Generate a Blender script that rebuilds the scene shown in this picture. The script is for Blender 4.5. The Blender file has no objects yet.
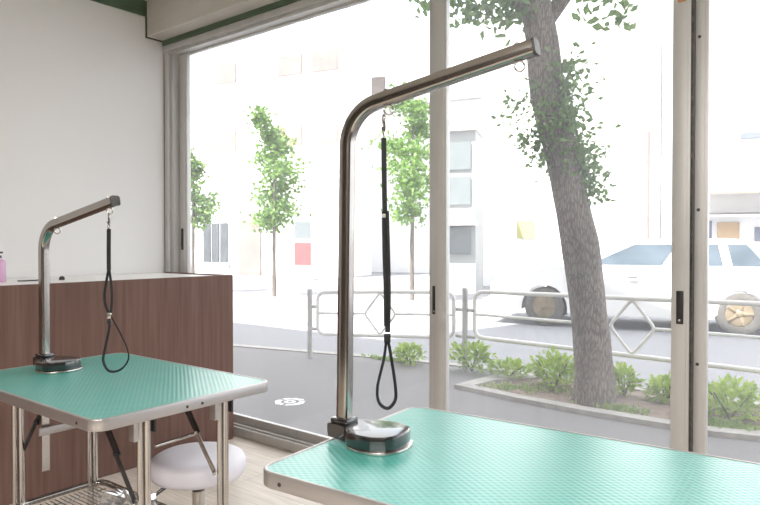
import bpy, bmesh, math, random
from mathutils import Vector, Matrix, noise
random.seed(7)
S = bpy.context.scene
COL = S.collection
PI = math.pi
R = math.radians

# ------------------------------------------------------------------ materials
def new_mat(name):
    m = bpy.data.materials.new(name); m.use_nodes = True
    nt = m.node_tree; nt.nodes.clear()
    out = nt.nodes.new('ShaderNodeOutputMaterial')
    return m, nt, out
def N(nt, t, **kw):
    n = nt.nodes.new(t)
    for k, v in kw.items():
        if hasattr(n, k): setattr(n, k, v)
        else: n.inputs[k].default_value = v
    return n
def L(nt, a, b): nt.links.new(a, b)
def rgb(c): return (c[0], c[1], c[2], 1)
def mat(name, c1, c2=None, rough=.5, metal=0., scale=8., stretch=(1,1,1), bump=0., bscale=None, detail=4, spec=.5, coat=0.):
    """Principled surface whose colour wanders between c1 and c2 with object-space noise."""
    m, nt, out = new_mat(name)
    b = N(nt, 'ShaderNodeBsdfPrincipled'); L(nt, b.outputs[0], out.inputs[0])
    b.inputs['Roughness'].default_value = rough; b.inputs['Metallic'].default_value = metal
    b.inputs['Specular IOR Level'].default_value = spec
    b.inputs['Coat Weight'].default_value = coat
    tc = N(nt, 'ShaderNodeTexCoord'); mp = N(nt, 'ShaderNodeMapping'); mp.inputs['Scale'].default_value = stretch
    L(nt, tc.outputs['Object'], mp.inputs[0])
    nz = N(nt, 'ShaderNodeTexNoise'); nz.inputs['Scale'].default_value = scale; nz.inputs['Detail'].default_value = detail
    L(nt, mp.outputs[0], nz.inputs['Vector'])
    cr = N(nt, 'ShaderNodeValToRGB')
    cr.color_ramp.elements[0].position = .3; cr.color_ramp.elements[1].position = .7
    cr.color_ramp.elements[0].color = rgb(c1); cr.color_ramp.elements[1].color = rgb(c2 or c1)
    L(nt, nz.outputs[0], cr.inputs[0]); L(nt, cr.outputs[0], b.inputs['Base Color'])
    if bump:
        n2 = N(nt, 'ShaderNodeTexNoise'); n2.inputs['Scale'].default_value = bscale or scale; n2.inputs['Detail'].default_value = 6
        L(nt, mp.outputs[0], n2.inputs['Vector'])
        bp = N(nt, 'ShaderNodeBump'); bp.inputs['Strength'].default_value = 1; bp.inputs['Distance'].default_value = bump
        L(nt, n2.outputs[0], bp.inputs['Height']); L(nt, bp.outputs[0], b.inputs['Normal'])
    return m
def leaf_mat(name, c1, c2):
    m, nt, out = new_mat(name)
    tc = N(nt, 'ShaderNodeTexCoord'); nz = N(nt, 'ShaderNodeTexNoise'); nz.inputs['Scale'].default_value = 9
    L(nt, tc.outputs['Object'], nz.inputs['Vector'])
    cr = N(nt, 'ShaderNodeValToRGB'); cr.color_ramp.elements[0].position = .35; cr.color_ramp.elements[1].position = .65
    cr.color_ramp.elements[0].color = rgb(c1); cr.color_ramp.elements[1].color = rgb(c2)
    L(nt, nz.outputs[0], cr.inputs[0])
    d = N(nt, 'ShaderNodeBsdfPrincipled'); d.inputs['Roughness'].default_value = .5
    t = N(nt, 'ShaderNodeBsdfTranslucent'); mx = N(nt, 'ShaderNodeMixShader'); mx.inputs[0].default_value = .4
    L(nt, cr.outputs[0], d.inputs['Base Color']); L(nt, cr.outputs[0], t.inputs['Color'])
    L(nt, d.outputs[0], mx.inputs[1]); L(nt, t.outputs[0], mx.inputs[2]); L(nt, mx.outputs[0], out.inputs[0])
    return m
def glass_mat(name, veil, tint=(1,1,1), refl=1.0):
    """Thin pane: clear, weakly reflecting, with a translucent share mixed in to imitate glare haze."""
    m, nt, out = new_mat(name)
    tr = N(nt, 'ShaderNodeBsdfTransparent'); tr.inputs[0].default_value = rgb(tint)
    gl = N(nt, 'ShaderNodeBsdfGlossy'); gl.inputs['Roughness'].default_value = .02
    fr = N(nt, 'ShaderNodeFresnel'); fr.inputs[0].default_value = 1.45
    mu = N(nt, 'ShaderNodeMath', operation='MULTIPLY'); mu.inputs[1].default_value = refl
    ge = N(nt, 'ShaderNodeNewGeometry'); im = N(nt, 'ShaderNodeMapRange'); im.inputs[3].default_value = 1.45; im.inputs[4].default_value = 1/1.45
    L(nt, ge.outputs['Backfacing'], im.inputs[0]); L(nt, im.outputs[0], fr.inputs[0])   # same weak reflection from both faces of the pane
    L(nt, fr.outputs[0], mu.inputs[0])
    m1 = N(nt, 'ShaderNodeMixShader'); L(nt, mu.outputs[0], m1.inputs[0]); L(nt, tr.outputs[0], m1.inputs[1]); L(nt, gl.outputs[0], m1.inputs[2])
    tl = N(nt, 'ShaderNodeBsdfTranslucent'); tl.inputs[0].default_value = (.95,.95,1,1)  # whitish share that stands in for veiling glare on the pane
    tc = N(nt, 'ShaderNodeTexCoord'); nz = N(nt, 'ShaderNodeTexNoise'); nz.inputs['Scale'].default_value = 1.7; nz.inputs['Detail'].default_value = 5
    L(nt, tc.outputs['Object'], nz.inputs['Vector'])
    mr = N(nt, 'ShaderNodeMapRange'); mr.inputs[1].default_value = .3; mr.inputs[2].default_value = .7
    mr.inputs[3].default_value = veil*.7; mr.inputs[4].default_value = veil*1.3
    L(nt, nz.outputs[0], mr.inputs[0])
    m2 = N(nt, 'ShaderNodeMixShader'); L(nt, mr.outputs[0], m2.inputs[0]); L(nt, m1.outputs[0], m2.inputs[1]); L(nt, tl.outputs[0], m2.inputs[2])
    L(nt, m2.outputs[0], out.inputs[0])
    return m
def rubber_mat(name):
    """Teal ribbed rubber: a grid of low rhombic pimples pressed into the sheet."""
    m, nt, out = new_mat(name)
    b = N(nt, 'ShaderNodeBsdfPrincipled'); L(nt, b.outputs[0], out.inputs[0])
    b.inputs['Coat Weight'].default_value = .35; b.inputs['Coat Roughness'].default_value = .22; b.inputs['Roughness'].default_value = .3; b.inputs['Specular IOR Level'].default_value = .9
    tc = N(nt, 'ShaderNodeTexCoord'); sp = N(nt, 'ShaderNodeSeparateXYZ'); L(nt, tc.outputs['Object'], sp.inputs[0])
    def sn(sock, k):
        a = N(nt, 'ShaderNodeMath', operation='MULTIPLY'); a.inputs[1].default_value = k; L(nt, sock, a.inputs[0])
        s = N(nt, 'ShaderNodeMath', operation='SINE'); L(nt, a.outputs[0], s.inputs[0]); return s
    sx = sn(sp.outputs[0], 2*PI/.026); sy = sn(sp.outputs[1], 2*PI/.018)
    pr = N(nt, 'ShaderNodeMath', operation='MULTIPLY'); L(nt, sx.outputs[0], pr.inputs[0]); L(nt, sy.outputs[0], pr.inputs[1])
    bp = N(nt, 'ShaderNodeBump'); bp.inputs['Strength'].default_value = .6; bp.inputs['Distance'].default_value = .0008
    L(nt, pr.outputs[0], bp.inputs['Height']); L(nt, bp.outputs[0], b.inputs['Normal'])
    nz = N(nt, 'ShaderNodeTexNoise'); nz.inputs['Scale'].default_value = 5; nz.inputs['Detail'].default_value = 5
    L(nt, tc.outputs['Object'], nz.inputs['Vector'])
    cr = N(nt, 'ShaderNodeValToRGB'); cr.color_ramp.elements[0].color = (.07,.41,.35,1); cr.color_ramp.elements[1].color = (.10,.49,.425,1)
    L(nt, nz.outputs[0], cr.inputs[0])
    # groove lines between the pimples are a little darker
    mr = N(nt, 'ShaderNodeMapRange'); mr.inputs[1].default_value = -.9; mr.inputs[2].default_value = .1; mr.inputs[3].default_value = .72; mr.inputs[4].default_value = 1
    L(nt, pr.outputs[0], mr.inputs[0])
    mx = N(nt, 'ShaderNodeVectorMath', operation='SCALE'); L(nt, cr.outputs[0], mx.inputs[0]); L(nt, mr.outputs[0], mx.inputs['Scale'])
    L(nt, mx.outputs[0], b.inputs['Base Color'])
    return m
def plank_mat(name):
    m, nt, out = new_mat(name)
    b = N(nt, 'ShaderNodeBsdfPrincipled'); L(nt, b.outputs[0], out.inputs[0]); b.inputs['Roughness'].default_value = .38
    tc = N(nt, 'ShaderNodeTexCoord')
    br = N(nt, 'ShaderNodeTexBrick'); br.inputs['Scale'].default_value = 1; br.inputs['Brick Width'].default_value = .92; br.inputs['Row Height'].default_value = .15
    br.inputs['Mortar Size'].default_value = .0015; br.inputs['Color1'].default_value = (.74,.66,.58,1); br.inputs['Color2'].default_value = (.64,.56,.48,1); br.inputs['Mortar'].default_value = (.42,.35,.28,1)
    L(nt, tc.outputs['Object'], br.inputs['Vector'])
    mp = N(nt, 'ShaderNodeMapping'); mp.inputs['Scale'].default_value = (2.5,28,1); L(nt, tc.outputs['Object'], mp.inputs[0])
    nz = N(nt, 'ShaderNodeTexNoise'); nz.inputs['Scale'].default_value = 1.4; nz.inputs['Detail'].default_value = 6; L(nt, mp.outputs[0], nz.inputs['Vector'])
    mr = N(nt, 'ShaderNodeMapRange'); mr.inputs[1].default_value=.3; mr.inputs[2].default_value=.7; mr.inputs[3].default_value=.82; mr.inputs[4].default_value=1.1; L(nt, nz.outputs[0], mr.inputs[0])
    sc = N(nt, 'ShaderNodeVectorMath', operation='SCALE'); L(nt, br.outputs[0], sc.inputs[0]); L(nt, mr.outputs[0], sc.inputs['Scale'])
    L(nt, sc.outputs[0], b.inputs['Base Color'])
    return m
def brick_mat(name, c1, c2, mortar, w, h):
    m, nt, out = new_mat(name)
    b = N(nt, 'ShaderNodeBsdfPrincipled'); L(nt, b.outputs[0], out.inputs[0]); b.inputs['Roughness'].default_value = .8
    tc = N(nt, 'ShaderNodeTexCoord'); mp = N(nt, 'ShaderNodeMapping'); mp.inputs['Rotation'].default_value = (PI/2,0,0)
    L(nt, tc.outputs['Object'], mp.inputs[0])
    br = N(nt, 'ShaderNodeTexBrick'); br.inputs['Scale'].default_value = 1; br.inputs['Brick Width'].default_value = w; br.inputs['Row Height'].default_value = h
    br.inputs['Mortar Size'].default_value = .01; br.inputs['Color1'].default_value = rgb(c1); br.inputs['Color2'].default_value = rgb(c2); br.inputs['Mortar'].default_value = rgb(mortar)
    L(nt, mp.outputs[0], br.inputs['Vector']); L(nt, br.outputs[0], b.inputs['Base Color'])
    return m
def emit_mat(name, c, s):
    m, nt, out = new_mat(name); e = N(nt, 'ShaderNodeEmission'); e.inputs[0].default_value = rgb(c); e.inputs[1].default_value = s
    L(nt, e.outputs[0], out.inputs[0]); return m

M = {}
M['wall'] = mat('wall_paint', (.76,.745,.735), (.78,.765,.755), .7, scale=1.2, bump=.0004, bscale=120)
M['wall_dark'] = mat('dimmed_wall_paint', (.085,.072,.062), (.11,.095,.082), .7, scale=1.2)  # darkened to stand for an unlit room mirrored in the chrome
M['shopdark'] = mat('dark_shopfront', (.045,.052,.058), (.08,.09,.095), .5, scale=2)
M['ceil'] = mat('ceiling_paint', (.74,.75,.71), (.77,.78,.74), .8, scale=2)
M['beam'] = mat('beam_plaster', (.50,.465,.42), (.57,.535,.49), .75, scale=3, stretch=(1,1,2.5), bump=.0006, bscale=60)  # tone lowered to put the backlit shade into the colour
M['green'] = mat('green_paint', (.065,.105,.062), (.095,.145,.088), .45, scale=7)
M['gap_shade'] = mat('shadow_gap_tone', (.05,.055,.04), (.08,.085,.06), .7, scale=20)  # painted shade of the narrow gap at the beam and frame
M['floor'] = plank_mat('pale_wood_planks')
M['walnut'] = mat('walnut_laminate', (.125,.068,.052), (.18,.104,.082), .55, scale=3, stretch=(14,14,.55), detail=6, spec=.25)
M['white_lam'] = mat('white_laminate', (.78,.76,.74), (.82,.80,.78), .3, scale=3)
M['alu'] = mat('window_aluminium', (.52,.51,.495), (.58,.57,.555), .42, .3, scale=3, stretch=(6,6,.3))
M['alu_rim'] = mat('table_rim_aluminium', (.46,.44,.43), (.52,.50,.49), .34, .8, scale=12, stretch=(.3,.3,3))
M['chrome'] = mat('chromed_steel', (.34,.315,.29), (.40,.375,.35), .14, 1, scale=6)
M['steel'] = mat('satin_steel', (.50,.475,.445), (.57,.545,.515), .22, .95, scale=8)
M['dark_steel'] = mat('blackened_steel', (.03,.028,.028), (.06,.055,.055), .4, .5, scale=15)
M['screw'] = mat('dark_screw', (.05,.05,.05), (.12,.11,.1), .4, .8, scale=40)
M['rubber'] = rubber_mat('teal_rubber')
M['black_plastic'] = mat('black_plastic', (.012,.011,.011), (.02,.018,.018), .14, scale=15, spec=.9, coat=.7)
M['webbing'] = mat('black_webbing', (.008,.008,.009), (.02,.02,.022), .75, scale=160, stretch=(1,1,1))
M['stitch'] = mat('grey_stitching', (.35,.33,.3), (.5,.47,.43), .6, scale=50)
M['white_vinyl'] = mat('white_vinyl', (.74,.72,.78), (.80,.78,.83), .42, scale=4)
M['glass'] = glass_mat('window_glass', .048, refl=.6)
M['carglass'] = mat('car_glass', (.05,.07,.09), (.10,.13,.16), .08, scale=2, spec=.8)
M['shopglass'] = mat('shop_glass', (.16,.18,.19), (.22,.24,.25), .12, scale=1.5, spec=.8)
M['asphalt'] = mat('pavement_asphalt', (.15,.144,.146), (.225,.217,.218), .85, scale=60, detail=8, bump=.003, bscale=150)
M['road'] = mat('road_asphalt', (.21,.21,.225), (.265,.265,.28), .85, scale=25, detail=8, bump=.003, bscale=120)
M['kerb'] = mat('kerb_concrete', (.30,.285,.265), (.40,.38,.355), .85, scale=14, bump=.002, bscale=60)
M['soil'] = mat('planter_soil', (.17,.13,.105), (.28,.22,.18), .95, scale=18, detail=8, bump=.012, bscale=30)
M['paintw'] = mat('white_road_paint', (.62,.62,.62), (.72,.72,.72), .7, scale=30)
M['rail'] = mat('white_enamel_rail', (.68,.67,.66), (.76,.75,.74), .4, scale=10)
M['rail_grey'] = mat('galvanised_post', (.40,.39,.38), (.50,.49,.48), .5, .3, scale=10)
M['bark'] = mat('grey_bark', (.17,.145,.125), (.30,.265,.235), .95, scale=7, stretch=(1,1,.35), detail=8, bump=.03, bscale=9)
def bark_mat():
    m, nt, out = new_mat('fissured_grey_bark')
    b = N(nt, 'ShaderNodeBsdfPrincipled'); b.inputs['Roughness'].default_value = .95; L(nt, b.outputs[0], out.inputs[0])
    tc = N(nt, 'ShaderNodeTexCoord'); mp = N(nt, 'ShaderNodeMapping'); mp.inputs['Scale'].default_value = (1,1,.22); L(nt, tc.outputs['Object'], mp.inputs[0])
    vo = N(nt, 'ShaderNodeTexVoronoi', feature='DISTANCE_TO_EDGE'); vo.inputs['Scale'].default_value = 55; 
    nz = N(nt, 'ShaderNodeTexNoise'); nz.inputs['Scale'].default_value = 14; nz.inputs['Detail'].default_value = 8; L(nt, mp.outputs[0], nz.inputs['Vector'])
    ad = N(nt, 'ShaderNodeVectorMath', operation='ADD'); sc = N(nt, 'ShaderNodeVectorMath', operation='SCALE'); sc.inputs['Scale'].default_value = .05
    L(nt, nz.outputs['Color'], sc.inputs[0]); L(nt, mp.outputs[0], ad.inputs[0]); L(nt, sc.outputs[0], ad.inputs[1]); L(nt, ad.outputs[0], vo.inputs['Vector'])
    c1 = N(nt, 'ShaderNodeValToRGB'); c1.color_ramp.elements[0].color = (.10,.082,.07,1); c1.color_ramp.elements[1].color = (.225,.193,.166,1); c1.color_ramp.elements[1].position = .22
    L(nt, vo.outputs['Distance'], c1.inputs[0])
    n2 = N(nt, 'ShaderNodeTexNoise'); n2.inputs['Scale'].default_value = 5; n2.inputs['Detail'].default_value = 6; L(nt, mp.outputs[0], n2.inputs['Vector'])
    mr = N(nt, 'ShaderNodeMapRange'); mr.inputs[1].default_value = .3; mr.inputs[2].default_value = .7; mr.inputs[3].default_value = .65; mr.inputs[4].default_value = 1.25; L(nt, n2.outputs[0], mr.inputs[0])
    s2 = N(nt, 'ShaderNodeVectorMath', operation='SCALE'); L(nt, c1.outputs[0], s2.inputs[0]); L(nt, mr.outputs[0], s2.inputs['Scale']); L(nt, s2.outputs[0], b.inputs['Base Color'])
    bp = N(nt, 'ShaderNodeBump'); bp.inputs['Distance'].default_value = .012; L(nt, vo.outputs['Distance'], bp.inputs['Height']); L(nt, bp.outputs[0], b.inputs['Normal'])
    return m
M['bark'] = bark_mat()
M['stemwood'] = mat('green_stem', (.10,.12,.05), (.15,.16,.07), .8, scale=8)
M['leaf'] = leaf_mat('tree_leaf', (.11,.19,.065), (.20,.31,.11))
M['leaf_ginkgo'] = leaf_mat('ginkgo_leaf', (.11,.22,.045), (.21,.34,.08))  # green of the slim trees across the road
M['shrub'] = leaf_mat('shrub_leaf', (.27,.41,.06), (.44,.57,.11))
M['grass'] = leaf_mat('grass_blade', (.24,.34,.10), (.34,.44,.17))
M['carpaint'] = mat('white_car_paint', (.78,.78,.78), (.80,.80,.80), .25, scale=2, coat=.5)
M['tyre'] = mat('tyre_rubber', (.10,.095,.085), (.14,.13,.12), .8, scale=20)
M['hub'] = mat('beige_hubcap', (.20,.16,.10), (.28,.225,.15), .4, .1, scale=10)
M['lamp_red'] = mat('red_lens', (.5,.03,.02), (.6,.05,.03), .2, scale=5)
M['lamp_clear'] = mat('clear_lens', (.75,.76,.78), (.82,.83,.85), .1, scale=5)
M['wallw'] = mat('white_render', (.74,.74,.74), (.80,.80,.80), .8, scale=.8)
M['wallg'] = mat('grey_render', (.30,.31,.31), (.36,.37,.37), .8, scale=.8)
M['tile'] = brick_mat('pale_tile', (.72,.68,.64), (.66,.62,.6), (.5,.5,.5), .3, .1)
M['brown'] = mat('brown_render', (.20,.15,.14), (.26,.2,.18), .8, scale=1.5)
M['signbrown'] = mat('faded_brown_board', (.055,.045,.04), (.08,.065,.06), .8, scale=3)
M['redpaint'] = mat('red_enamel', (.34,.085,.085), (.42,.11,.11), .35, scale=5)
M['yellow'] = mat('yellow_sign', (.40,.37,.15), (.46,.43,.19), .5, scale=5)
M['awning'] = mat('awning_cloth', (.26,.19,.15), (.36,.25,.2), .8, scale=6)
M['orange'] = mat('orange_board', (.38,.26,.15), (.46,.33,.2), .6, scale=4)
M['bluegrey'] = mat('bluegrey_panel', (.12,.14,.19), (.17,.19,.24), .6, scale=4)
M['facade'] = mat('own_facade_render', (.55,.53,.5), (.62,.6,.57), .85, scale=1)
M['pink'] = mat('pink_liquid_bottle', (.62,.36,.55), (.68,.42,.60), .25, scale=4)
M['clearplastic'] = mat('milky_plastic', (.70,.64,.70), (.76,.70,.76), .2, scale=4)
M['sticker'] = mat('orange_sticker', (.50,.22,.10), (.58,.28,.14), .5, scale=30)
M['foil'] = mat('crumpled_clear_film', (.62,.62,.62), (.80,.80,.80), .14, .75, scale=20)
M['lamp_on'] = emit_mat('lit_tube', (1,.97,.93), 9)

# ------------------------------------------------------------------ mesh helpers
def box(bm, lo, hi, bev=0., mtx=None, seg=2):
    r = bmesh.ops.create_cube(bm, size=1)['verts']
    c = [(lo[i]+hi[i])/2 for i in range(3)]; s = [abs(hi[i]-lo[i]) for i in range(3)]
    for v in r: v.co = Vector((v.co.x*s[0]+c[0], v.co.y*s[1]+c[1], v.co.z*s[2]+c[2]))
    if bev:
        es = list({e for v in r for e in v.link_edges})
        rr = bmesh.ops.bevel(bm, geom=es, offset=min(bev, min(s)*.45), segments=seg, affect='EDGES', profile=.5)
        r = list({v for f in rr['faces'] for v in f.verts} | {v for v in r if v.is_valid})
    if mtx is not None:
        for v in r: v.co = mtx @ v.co
    return r
def frames(path):
    """tangent / side / up at each path point, side kept steady along the path"""
    out = []; prev = None
    for i, p in enumerate(path):
        a = path[max(i-1, 0)]; b = path[min(i+1, len(path)-1)]
        t = (b-a).normalized()
        if prev is None:
            ref = Vector((0,0,1)) if abs(t.z) < .9 else Vector((0,1,0))
            s = t.cross(ref).normalized()
        else:
            s = (prev - t*prev.dot(t)).normalized()
        prev = s; out.append((t, s, s.cross(t)))
    return out
def sweep(bm, path, prof, cap=True, closed=False, scales=None, side=None):
    """sweep a closed 2D profile [(side, up), ...] along a path"""
    path = [Vector(p) for p in path]
    fr = frames(path)
    if side is not None:
        sd = Vector(side).normalized()
        fr = [(t, sd, sd.cross(t).normalized()) for t, s, u in fr]
    if closed:
        n = len(path)
        fr2 = []
        for i in range(n):
            t = (path[(i+1)%n]-path[i-1]).normalized(); s = fr[i][1]
            ref = Vector((0,0,1)); s = t.cross(ref).normalized(); fr2.append((t, s, s.cross(t)))
        fr = fr2
    rings = []
    for i, (p, (t, s, u)) in enumerate(zip(path, fr)):
        k = scales[i] if scales else 1
        rings.append([bm.verts.new(p + s*a*k + u*b*k) for a, b in prof])
    m = len(prof); n = len(rings)
    for i in range(n if closed else n-1):
        A, B = rings[i], rings[(i+1)%n]
        for j in range(m): bm.faces.new((A[j], A[(j+1)%m], B[(j+1)%m], B[j]))
    if cap and not closed:
        bm.faces.new(rings[0][::-1]); bm.faces.new(rings[-1])
    return rings
def circ(r, n=12): return [(r*math.cos(2*PI*i/n), r*math.sin(2*PI*i/n)) for i in range(n)]
def tube(bm, path, r, n=12, **kw): return sweep(bm, path, circ(r, n), **kw)
def rrect(w, h, r, n=4):
    o = []
    for cx, cy, a0 in ((w/2-r, h/2-r, 0), (-w/2+r, h/2-r, 90), (-w/2+r, -h/2+r, 180), (w/2-r, -h/2+r, 270)):
        for i in range(n+1):
            a = R(a0+90*i/n); o.append((cx+r*math.cos(a), cy+r*math.sin(a)))
    return o
def prism(bm, poly, z0, z1, bev=0., mtx=None, seg=2):
    """extrude a plan polygon from z0 to z1"""
    b = [bm.verts.new((x, y, z0)) for x, y in poly]; t = [bm.verts.new((x, y, z1)) for x, y in poly]
    n = len(poly); fs = [bm.faces.new(b[::-1]), bm.faces.new(t)]
    for i in range(n): fs.append(bm.faces.new((b[i], b[(i+1)%n], t[(i+1)%n], t[i])))
    vs = b+t
    if bev:
        es = [e for e in fs[1].edges] + [e for e in fs[0].edges]
        rr = bmesh.ops.bevel(bm, geom=es, offset=bev, segments=seg, affect='EDGES', profile=.5)
        vs = list({v for f in rr['faces'] for v in f.verts} | {v for v in vs if v.is_valid})
    if mtx is not None:
        for v in vs: v.co = mtx @ v.co
    return vs
def lathe(bm, prof, n=32, origin=(0,0,0), mtx=None):
    o = Vector(origin); rings = []; vs = []
    for r, z in prof:
        if r < 1e-6: ring = [bm.verts.new(o+Vector((0,0,z)))]
        else: ring = [bm.verts.new(o+Vector((r*math.cos(2*PI*i/n), r*math.sin(2*PI*i/n), z))) for i in range(n)]
        rings.append(ring); vs += ring
    for A, B in zip(rings, rings[1:]):
        for i in range(n):
            j = (i+1) % n
            if len(A) == 1 and len(B) == 1: continue
            if len(A) == 1: bm.faces.new((A[0], B[j], B[i]))
            elif len(B) == 1: bm.faces.new((A[i], A[j], B[0]))
            else: bm.faces.new((A[i], A[j], B[j], B[i]))
    if mtx is not None:
        for v in vs: v.co = mtx @ v.co
    return vs
def torus(bm, c, Rr, r, ax1, ax2, n=20, m=8):
    """ring lying in the plane of ax1/ax2"""
    c = Vector(c); a = Vector(ax1).normalized(); b = Vector(ax2).normalized(); k = a.cross(b)
    rings = []
    for i in range(n):
        t = 2*PI*i/n; d = a*math.cos(t)+b*math.sin(t)
        rings.append([bm.verts.new(c+d*(Rr+r*math.cos(2*PI*j/m))+k*r*math.sin(2*PI*j/m)) for j in range(m)])
    for i in range(n):
        for j in range(m): bm.faces.new((rings[i][j], rings[(i+1)%n][j], rings[(i+1)%n][(j+1)%m], rings[i][(j+1)%m]))
def ball(bm, c, r, sx=1, sy=1, sz=1, sub=2):
    vs = bmesh.ops.create_icosphere(bm, subdivisions=sub, radius=r)['verts']
    for v in vs: v.co = Vector((v.co.x*sx+c[0], v.co.y*sy+c[1], v.co.z*sz+c[2]))
    return vs
def leaf(bm, p, size, d=None, up=None):
    d = d or Vector((random.gauss(0,1), random.gauss(0,1), random.gauss(0,1))).normalized()
    u = (up or Vector((random.gauss(0,1), random.gauss(0,1), random.gauss(0,1))))
    s = d.cross(u)
    if s.length < 1e-4: s = d.orthogonal()
    s.normalize(); nn = s.cross(d)
    w = size*.33
    a = bm.verts.new(p); b = bm.verts.new(p+d*size*.5+s*w+nn*size*.1); c = bm.verts.new(p+d*size); e = bm.verts.new(p+d*size*.5-s*w+nn*size*.1)
    bm.faces.new((a, b, c)); bm.faces.new((a, c, e))
def obj(name, bm, m, parent=None, smooth=None, loc=None, rotz=0.):
    bmesh.ops.recalc_face_normals(bm, faces=bm.faces)
    me = bpy.data.meshes.new(name); bm.to_mesh(me); bm.free()
    if smooth is not None:
        for p in me.polygons: p.use_smooth = True
        try: me.set_sharp_from_angle(angle=R(smooth))
        except Exception: pass
    me.materials.append(M[m] if isinstance(m, str) else m)
    o = bpy.data.objects.new(name, me); COL.objects.link(o)
    if parent is not None: o.parent = parent
    if loc is not None: o.location = loc
    if rotz: o.rotation_euler = (0, 0, rotz)
    return o
def thing(name, label, cat, loc=(0,0,0), rotz=0., group=None):
    o = bpy.data.objects.new(name, None); COL.objects.link(o)
    o.empty_display_size = .1
    o.location = loc; o.rotation_euler = (0, 0, rotz)
    return tag(o, label, cat, group)
def tag(o, label, cat, group=None, kind=None):
    o['label'] = label; o['category'] = cat
    if group: o['group'] = group
    if kind: o['kind'] = kind
    return o
def struct(name, bm, m, parent=None, smooth=None):
    o = obj(name, bm, m, parent, smooth)
    if parent is None: o['kind'] = 'structure'
    return o
B = bmesh.new
def bx(lo, hi, bev=0.):
    b = B(); box(b, lo, hi, bev); return b
def arc(c, r, a0, a1, n, ax1, ax2):
    c = Vector(c); ax1 = Vector(ax1); ax2 = Vector(ax2)
    return [c+ax1*r*math.cos(R(a0+(a1-a0)*i/n))+ax2*r*math.sin(R(a0+(a1-a0)*i/n)) for i in range(n+1)]

# ------------------------------------------------------------------ the room
W = 2.769                 # inner face of the window wall
XL = -4.266               # left wall
XR, YB, ZC = 2.7, -3.4, 3.06
struct('floor', bx((XL-.15, YB-.15, -.12), (XR+.15, W+.06, 0)), 'floor')
struct('ceiling', bx((XL-.15, YB-.15, ZC), (XR+.15, W+.25, ZC+.15)), 'ceil')
struct('wall_left', bx((XL-.15, YB-.15, 0), (XL, W+.02, ZC)), 'wall')
struct('wall_back', bx((XL, YB-.15, 0), (XR, YB, ZC)), 'wall_dark')
struct('wall_right', bx((XR, YB-.15, 0), (XR+.15, W+.2, ZC)), 'wall_dark')
struct('beam', bx((XL+.008, 2.615, 2.803), (XR, W+.2, ZC), .006), 'beam')
struct('trim_1', bx((XL, YB, 2.948), (XL+.014, 2.613, ZC)), 'green')                 # green band under the ceiling
struct('trim_2', bx((XL+.01, W-.03, 2.768), (XR, W+.12, 2.803)), 'green')             # green strip over the window
b = B(); box(b, (XL, 2.607, 2.803), (XL+.009, 2.621, 2.948)); box(b, (XL, 2.607, 2.795), (XL+.009, W, 2.806)); box(b, (XL, W-.012, 0), (XL+.008, W, 2.84))
struct('trim_3', b, 'gap_shade')                                                          # dark strip put in for the shadow gap by the beam and frame
# fixed frame round the sliding panes
b = B()
box(b, (XL, W-.02, 2.722), (XR, W+.14, 2.768), .004); box(b, (XL, W, 2.702), (XR, W+.12, 2.722), .003)
struct('trim_4', b, 'alu')
b = B()
box(b, (XL+.006, W-.012, 0), (XL+.05, W+.13, 2.73), .004); box(b, (XL+.05, W+.012, 0), (XL+.085, W+.13, 2.71), .004)
struct('trim_5', b, 'alu')
b = B()
box(b, (XL, W-.006, 0), (XR, W+.15, .062), .004); box(b, (XL, W+.012, .06), (XR, W+.022, .075), .002)
struct('trim_6', b, 'alu')                                                            # floor track
def sash(n, x0, x1, y, wl, wr, pulls=(), screws=()):
    """one sliding glazed leaf: stiles and rails, pane, pulls"""
    d = .034; b = B(); z0, z1 = .05, 2.725
    for xa, xb in ((x0, x0+wl), (x1-wr, x1)):
        box(b, (xa, y, z0), (xb, y+d, z1), .003)
        box(b, (xa+.012, y-.004, z0+.02), (xb-.012, y+.004, z1-.02), .002)
    box(b, (x0+wl-.002, y+.002, z0), (x1-wr+.002, y+d-.002, .118), .003)
    box(b, (x0+wl-.002, y+.002, 2.69), (x1-wr+.002, y+d-.002, z1), .003)
    o = obj('window_%d' % n, b, 'alu', None, 30); o['kind'] = 'structure'
    obj('glass_pane', bx((x0+wl-.004, y+.014, .11), (x1-wr+.004, y+.020, 2.695)), 'glass', o)
    for px, pz, h in pulls:
        b = B(); box(b, (px-.014, y-.008, pz-h/2), (px+.014, y+.002, pz+h/2), .003)
        pl = obj('pull_handle', b, 'dark_steel', o, 30); pl['label'] = 'dark recessed pull handle'
        b = B(); lathe(b, [(0,.004),(.005,.003),(.005,0)], 10, mtx=Matrix.Translation((px, y-.009, pz-h/2+.016)) @ Matrix.Rotation(PI/2, 4, 'X'))
        obj('screw', b, 'steel', pl)
    for sx, sz in screws:
        b = B(); lathe(b, [(0,.003),(.006,.002),(.007,0)], 12, mtx=Matrix.Translation((sx, y-.0035, sz)) @ Matrix.Rotation(PI/2, 4, 'X'))
        obj('screw', b, 'screw', o)
    return o
sash(1, XL+.085, -1.825, W+.062, .095, .098, ((-1.885, 1.0, .15), (XL+.125, 1.33, .16)))
sash(2, -1.855, -.634, W+.016, .068, .069, ((-.668, 1.04, .135),))
s3 = sash(3, -.648, .62, W+.062, .069, .066, (), ((-.612, 2.13, ), (-.612, 1.435), (-.612, .81)))
sash(4, .575, 1.80, W+.016, .066, .066)
sash(5, 1.76, XR-.02, W+.062, .066, .066)
obj('gap_strip', bx((-.6345, W+.020, .06), (-.6255, W+.060, 2.70)), 'screw', s3)['label'] = 'dark strip standing in for the shaded gap between the two leaves'
obj('sticker', bx((-.682, W+.009, 2.268), (-.652, W+.0118, 2.300)), 'sticker', bpy.data.objects['window_2'])['label'] = 'small orange sticker'
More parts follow.
